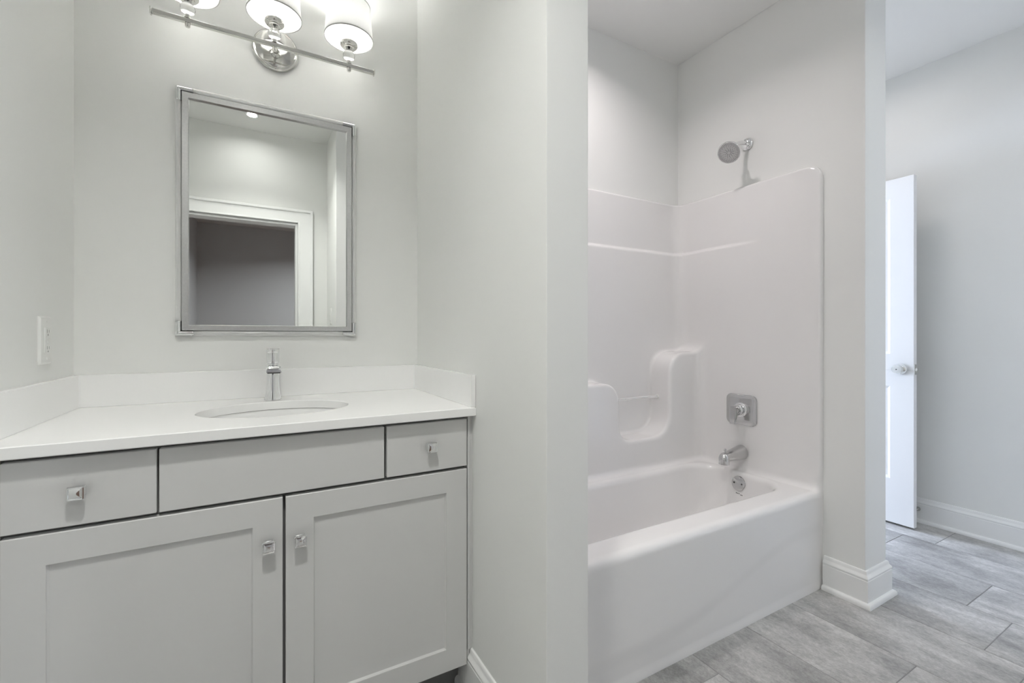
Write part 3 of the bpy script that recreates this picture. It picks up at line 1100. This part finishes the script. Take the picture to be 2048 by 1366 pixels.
def surf_x(y, z, x0=1.9):
    """x of the end wall surface at (y, z)"""
    xs = np.linspace(x0, 2.17, 600)
    f = field(xs, np.full_like(xs, y), np.full_like(xs, z))
    i = np.nonzero(f > 0)[0]
    return float(xs[i[0]]) if len(i) else 2.17


TY = 1.437
# small dark print below the overflow
xm = surf_x(1.40, 0.322)
b = MB()
for i, (du, dw) in enumerate(((-0.016, 0.006), (-0.0085, 0.005), (-0.001, 0.004), (0.008, 0.005), (0.0145, 0.004))):
    y_ = 1.405 - du
    z_ = 0.323 - 0.004 * (i > 2)
    xs_ = surf_x(y_, z_)
    b.box(xs_ - 0.0012, xs_ + 0.002, y_ - dw / 2, y_ + dw / 2, z_ - 0.0022, z_ + 0.0022)
obj('printed_mark', b, 'grey_mark', tub, label='tiny dark print inside the tub')

# ------------------------------------------------------------------ overflow plate
ozc, oyc = 0.371, 1.414
xa, xb_ = surf_x(oyc, ozc + 0.02), surf_x(oyc, ozc - 0.02)
xo = 0.5 * (xa + xb_)
nrm = Vector((-0.04, 0, xb_ - xa)).normalized()
nrm = Vector((-0.04, 0.0, (xa - xb_))).normalized()
ov = thing('overflow_plate', 'round chrome overflow plate with two screws on the inside end of the tub', 'overflow plate', (xo, oyc, ozc))
b = MB().lathe([(0.036, 0.0016), (0.0365, 0.003), (0.035, 0.006), (0.031, 0.0078), (0.0, 0.0085)], (xo, oyc, ozc), nrm, 48)
obj('plate', b, 'satin_chrome', ov)
for s in (-1, 1):
    c = Vector((xo, oyc + s * 0.0205, ozc)) + nrm * 0.0078
    b = MB().lathe([(0.0042, 0), (0.0042, 0.0014), (0.003, 0.0022), (0, 0.0024)], c, nrm, 16)
    obj('screw', b, 'rubber', ov)

# ------------------------------------------------------------------ tub valve
VZ = 0.7335
xv = surf_x(TY, VZ)
va = thing('shower_valve', 'square chrome shower valve plate with a single lever above the tub spout', 'shower valve', (xv, TY, VZ))
fnv = lambda u, v, d: (xv - d, TY + u, VZ + v)
b = MB().rounded_plate(0, 0, 0.166, 0.154, 0.026, fnv, [(0, 0.0006), (0, 0.003), (0.002, 0.0055), (0.014, 0.0085), (0.018, 0.009)], 8)
obj('escutcheon', b, 'satin_chrome', va, 25)
b = MB().lathe([(0.036, 0.008), (0.036, 0.012), (0.033, 0.014), (0.029, 0.015), (0.029, 0.040), (0.027, 0.043)], (xv, TY, VZ), (-1, 0, 0), 48)
obj('sleeve', b, 'chrome', va)
b = MB().lathe([(0.022, 0.042), (0.022, 0.060), (0.020, 0.066), (0, 0.067)], (xv, TY, VZ), (-1, 0, 0), 40)
secs = []
for t, zt, wv, dv in ((0, 0.017, 0.019, 0.011), (0.25, -0.004, 0.019, 0.011), (0.55, -0.03, 0.0175, 0.009), (0.85, -0.056, 0.0155, 0.0065), (1, -0.066, 0.0145, 0.005)):
    xo_ = xv - 0.062 - 0.010 * t
    secs.append([(xo_ - dv * sx_, TY + wv * sy_, VZ + zt) for sx_, sy_ in ((1, 0.8), (1, -0.8), (0.6, -1), (-0.6, -1), (-1, -0.8), (-1, 0.8), (-0.6, 1), (0.6, 1))])
b.rings(secs)
obj('lever', b, 'satin_chrome', va, 30)

# ------------------------------------------------------------------ tub spout
SZ = 0.515
xs_ = surf_x(TY, SZ)
ts = thing('tub_spout', 'chrome tub spout with a pull-up diverter, below the square valve', 'tub spout', (xs_, TY, SZ))
rings = []
path = [(0.0, 0.0, 0.036, 0.038), (0.006, 0.0, 0.0355, 0.0375), (0.03, -0.001, 0.034, 0.0345), (0.07, -0.003, 0.0305, 0.029), (0.105, -0.006, 0.0275, 0.025), (0.128, -0.008, 0.026, 0.023)]
for dx, dz_, ry_, rz_ in path:
    rings.append([(xs_ - 0.0006 - dx, TY + ry_ * math.cos(a), SZ + dz_ + rz_ * math.sin(a)) for a in [2 * math.pi * k / 32 for k in range(32)]])
# turn down into the nose
for k in range(1, 7):
    a = k / 6 * math.pi / 2
    cxn, czn = xs_ - 0.0006 - 0.128 - 0.012 * math.sin(a), SZ - 0.008 - 0.010 * (1 - math.cos(a))
    dirx, dirz = -math.cos(a), -math.sin(a)
    ux, uz = -dirz * -1, dirx * -1
    rr3 = 0.0245
    rings.append([(cxn + ux * -rr3 * math.sin(t) * (-1), TY + 0.0255 * math.cos(t), czn + uz * rr3 * math.sin(t)) for t in [2 * math.pi * q / 32 for q in range(32)]])
last = rings[-1]
rings.append([(p[0], p[1], p[2] - 0.024) for p in last])
b = MB().rings(rings)
obj('spout_body', b, 'satin_chrome', ts, 50)
b = MB().lathe([(0.0032, 0), (0.0032, 0.016), (0.0062, 0.018), (0.0062, 0.026), (0.0045, 0.028), (0, 0.0282)], (xs_ - 0.133, TY, SZ + 0.006), (0, 0, 1), 20)
obj('diverter_knob', b, 'satin_chrome', ts)

# ------------------------------------------------------------------ shower head
AZ, AY = 2.089, 1.418
hdp = Vector((2.022, 1.412, 2.012))
fn_ = Vector((-0.74, -0.26, -0.62)).normalized()
sh = thing('overhead_shower', 'round chrome shower head on a curved arm above the surround', 'shower head', (XE, AY, AZ))
b = MB().lathe([(0.031, 0), (0.0315, 0.003), (0.030, 0.009), (0.025, 0.016), (0.017, 0.021), (0.011, 0.023)], (XE - 0.0003, AY, AZ), (-1, 0, 0), 40)
obj('wall_flange', b, 'chrome', sh)
back = hdp - fn_ * 0.050
pts = []
P0, P1, P2, P3 = Vector((XE - 0.01, AY, AZ)), Vector((XE - 0.065, AY, AZ + 0.006)), back + Vector((0.045, 0.004, 0.030)), back
for k in range(17):
    t = k / 16
    pts.append((1 - t) ** 3 * P0 + 3 * (1 - t) ** 2 * t * P1 + 3 * (1 - t) * t * t * P2 + t ** 3 * P3)
obj('arm', MB().tube(pts, 0.0105, 20), 'chrome', sh)
b = MB().lathe([(0.013, -0.008), (0.0195, -0.004), (0.0205, 0.006), (0.0195, 0.014), (0.016, 0.018), (0.019, 0.024), (0.032, 0.032), (0.047, 0.038), (0.0535, 0.043), (0.054, 0.049), (0.0525, 0.0515), (0.050, 0.051)], back, fn_, 64)
obj('shower_head', b, 'chrome', sh)
b = MB().lathe([(0.0505, 0.0), (0.0495, 0.0015), (0.030, 0.0022), (0.012, 0.0016), (0, 0.0016)], hdp + fn_ * 0.0005, fn_, 64)
fm = axis_matrix(hdp + fn_ * 0.0017, fn_)
b.mi = 1
for rad, cnt, ph, rz in ((0.010, 8, 0.0, 0.0017), (0.0165, 10, 0.3, 0.0016), (0.023, 12, 0.1, 0.0013), (0.031, 20, 0.2, 0.0010)):
    for k in range(cnt):
        a = 2 * math.pi * k / cnt + ph
        c = fm @ Vector((rad * math.cos(a), rad * math.sin(a), 0))
        b.lathe([(rz, -0.001), (rz, 0.0012), (rz * 0.6, 0.0018)], c, fn_, 8)
for k in range(40):
    a = 2 * math.pi * k / 40
    ln = 0.0135 if k % 2 else 0.010
    b.box(0.0475 - ln, 0.0475, -0.0005, 0.0005, -0.001, 0.0009, mtx=fm @ Matrix.Rotation(a, 4, 'Z'))
obj('spray_face', b, ['spray', 'rubber'], sh, 30, 'grey face with dark nozzles')

# ------------------------------------------------------------------ electrical plates
def plate(t, fn, kind):
    b = MB().rounded_plate(0, 0, 0.078, 0.124, 0.004, fn, [(0, -0.0001), (0, 0.002), (0.004, 0.006), (0.006, 0.0065)], 4)
    obj('cover_plate', b, 'plastic', t, 25)
    b = MB().rounded_plate(0, 0, 0.0335, 0.0672, 0.002, fn, [(0, 0.0060), (0, 0.0078), (0.0012, 0.0088)], 3)
    ins_ = obj('receptacle' if kind == 'outlet' else 'rocker', b, 'plastic', t, 25)
    for s in (-1, 1):
        b = MB().lathe([(0.0028, 0.0063), (0.0028, 0.0072), (0.0018, 0.0076)], fn(0, s * 0.0486, 0), Vector(fn(0, 0, 1)) - Vector(fn(0, 0, 0)), 14)
        obj('screw', b, 'plastic', t)
    if kind == 'outlet':
        for s in (-1, 1):
            b = MB()
            cv = s * 0.0215
            for u, hh in ((-0.0063, 0.0042), (0.0063, 0.0035)):
                p = [fn(u + a, cv + 0.002 + c, d) for a in (-0.0009, 0.0009) for c in (-hh, hh) for d in (0.0085, 0.0091)]
                xs0 = [q[0] for q in p]; ys0 = [q[1] for q in p]; zs0_ = [q[2] for q in p]
                b.box(min(xs0), max(xs0), min(ys0), max(ys0), min(zs0_), max(zs0_))
            b.lathe([(0.0024, 0.0085), (0.0024, 0.0091)], fn(0, cv - 0.0075, 0), Vector(fn(0, 0, 1)) - Vector(fn(0, 0, 0)), 12)
            obj('plug_slots', b, 'slot', ins_, label='grey plug slots')
        for s in (-1, 1):
            p = [fn(a, s * 0.0042 + c, d) for a in (-0.006, 0.006) for c in (-0.003, 0.003) for d in (0.0080, 0.0100)]
            b = MB().box(min(q[0] for q in p), max(q[0] for q in p), min(q[1] for q in p), max(q[1] for q in p), min(q[2] for q in p), max(q[2] for q in p), 0.0006, 1)
            obj('test_button', b, 'plastic', ins_)


ot = thing('wall_outlet', 'white electrical outlet plate on the left wall above the backsplash', 'outlet', (XL, 1.615, 1.099))
plate(ot, lambda u, v, d: (XL + d, 1.615 + u, 1.099 + v), 'outlet')
sw = thing('light_switch', 'white light switch plate reflected at the lower right of the mirror', 'light switch', (0.5, -0.225, 1.285))
plate(sw, lambda u, v, d: (0.5 - d, -0.225 + u, 1.285 + v), 'switch')
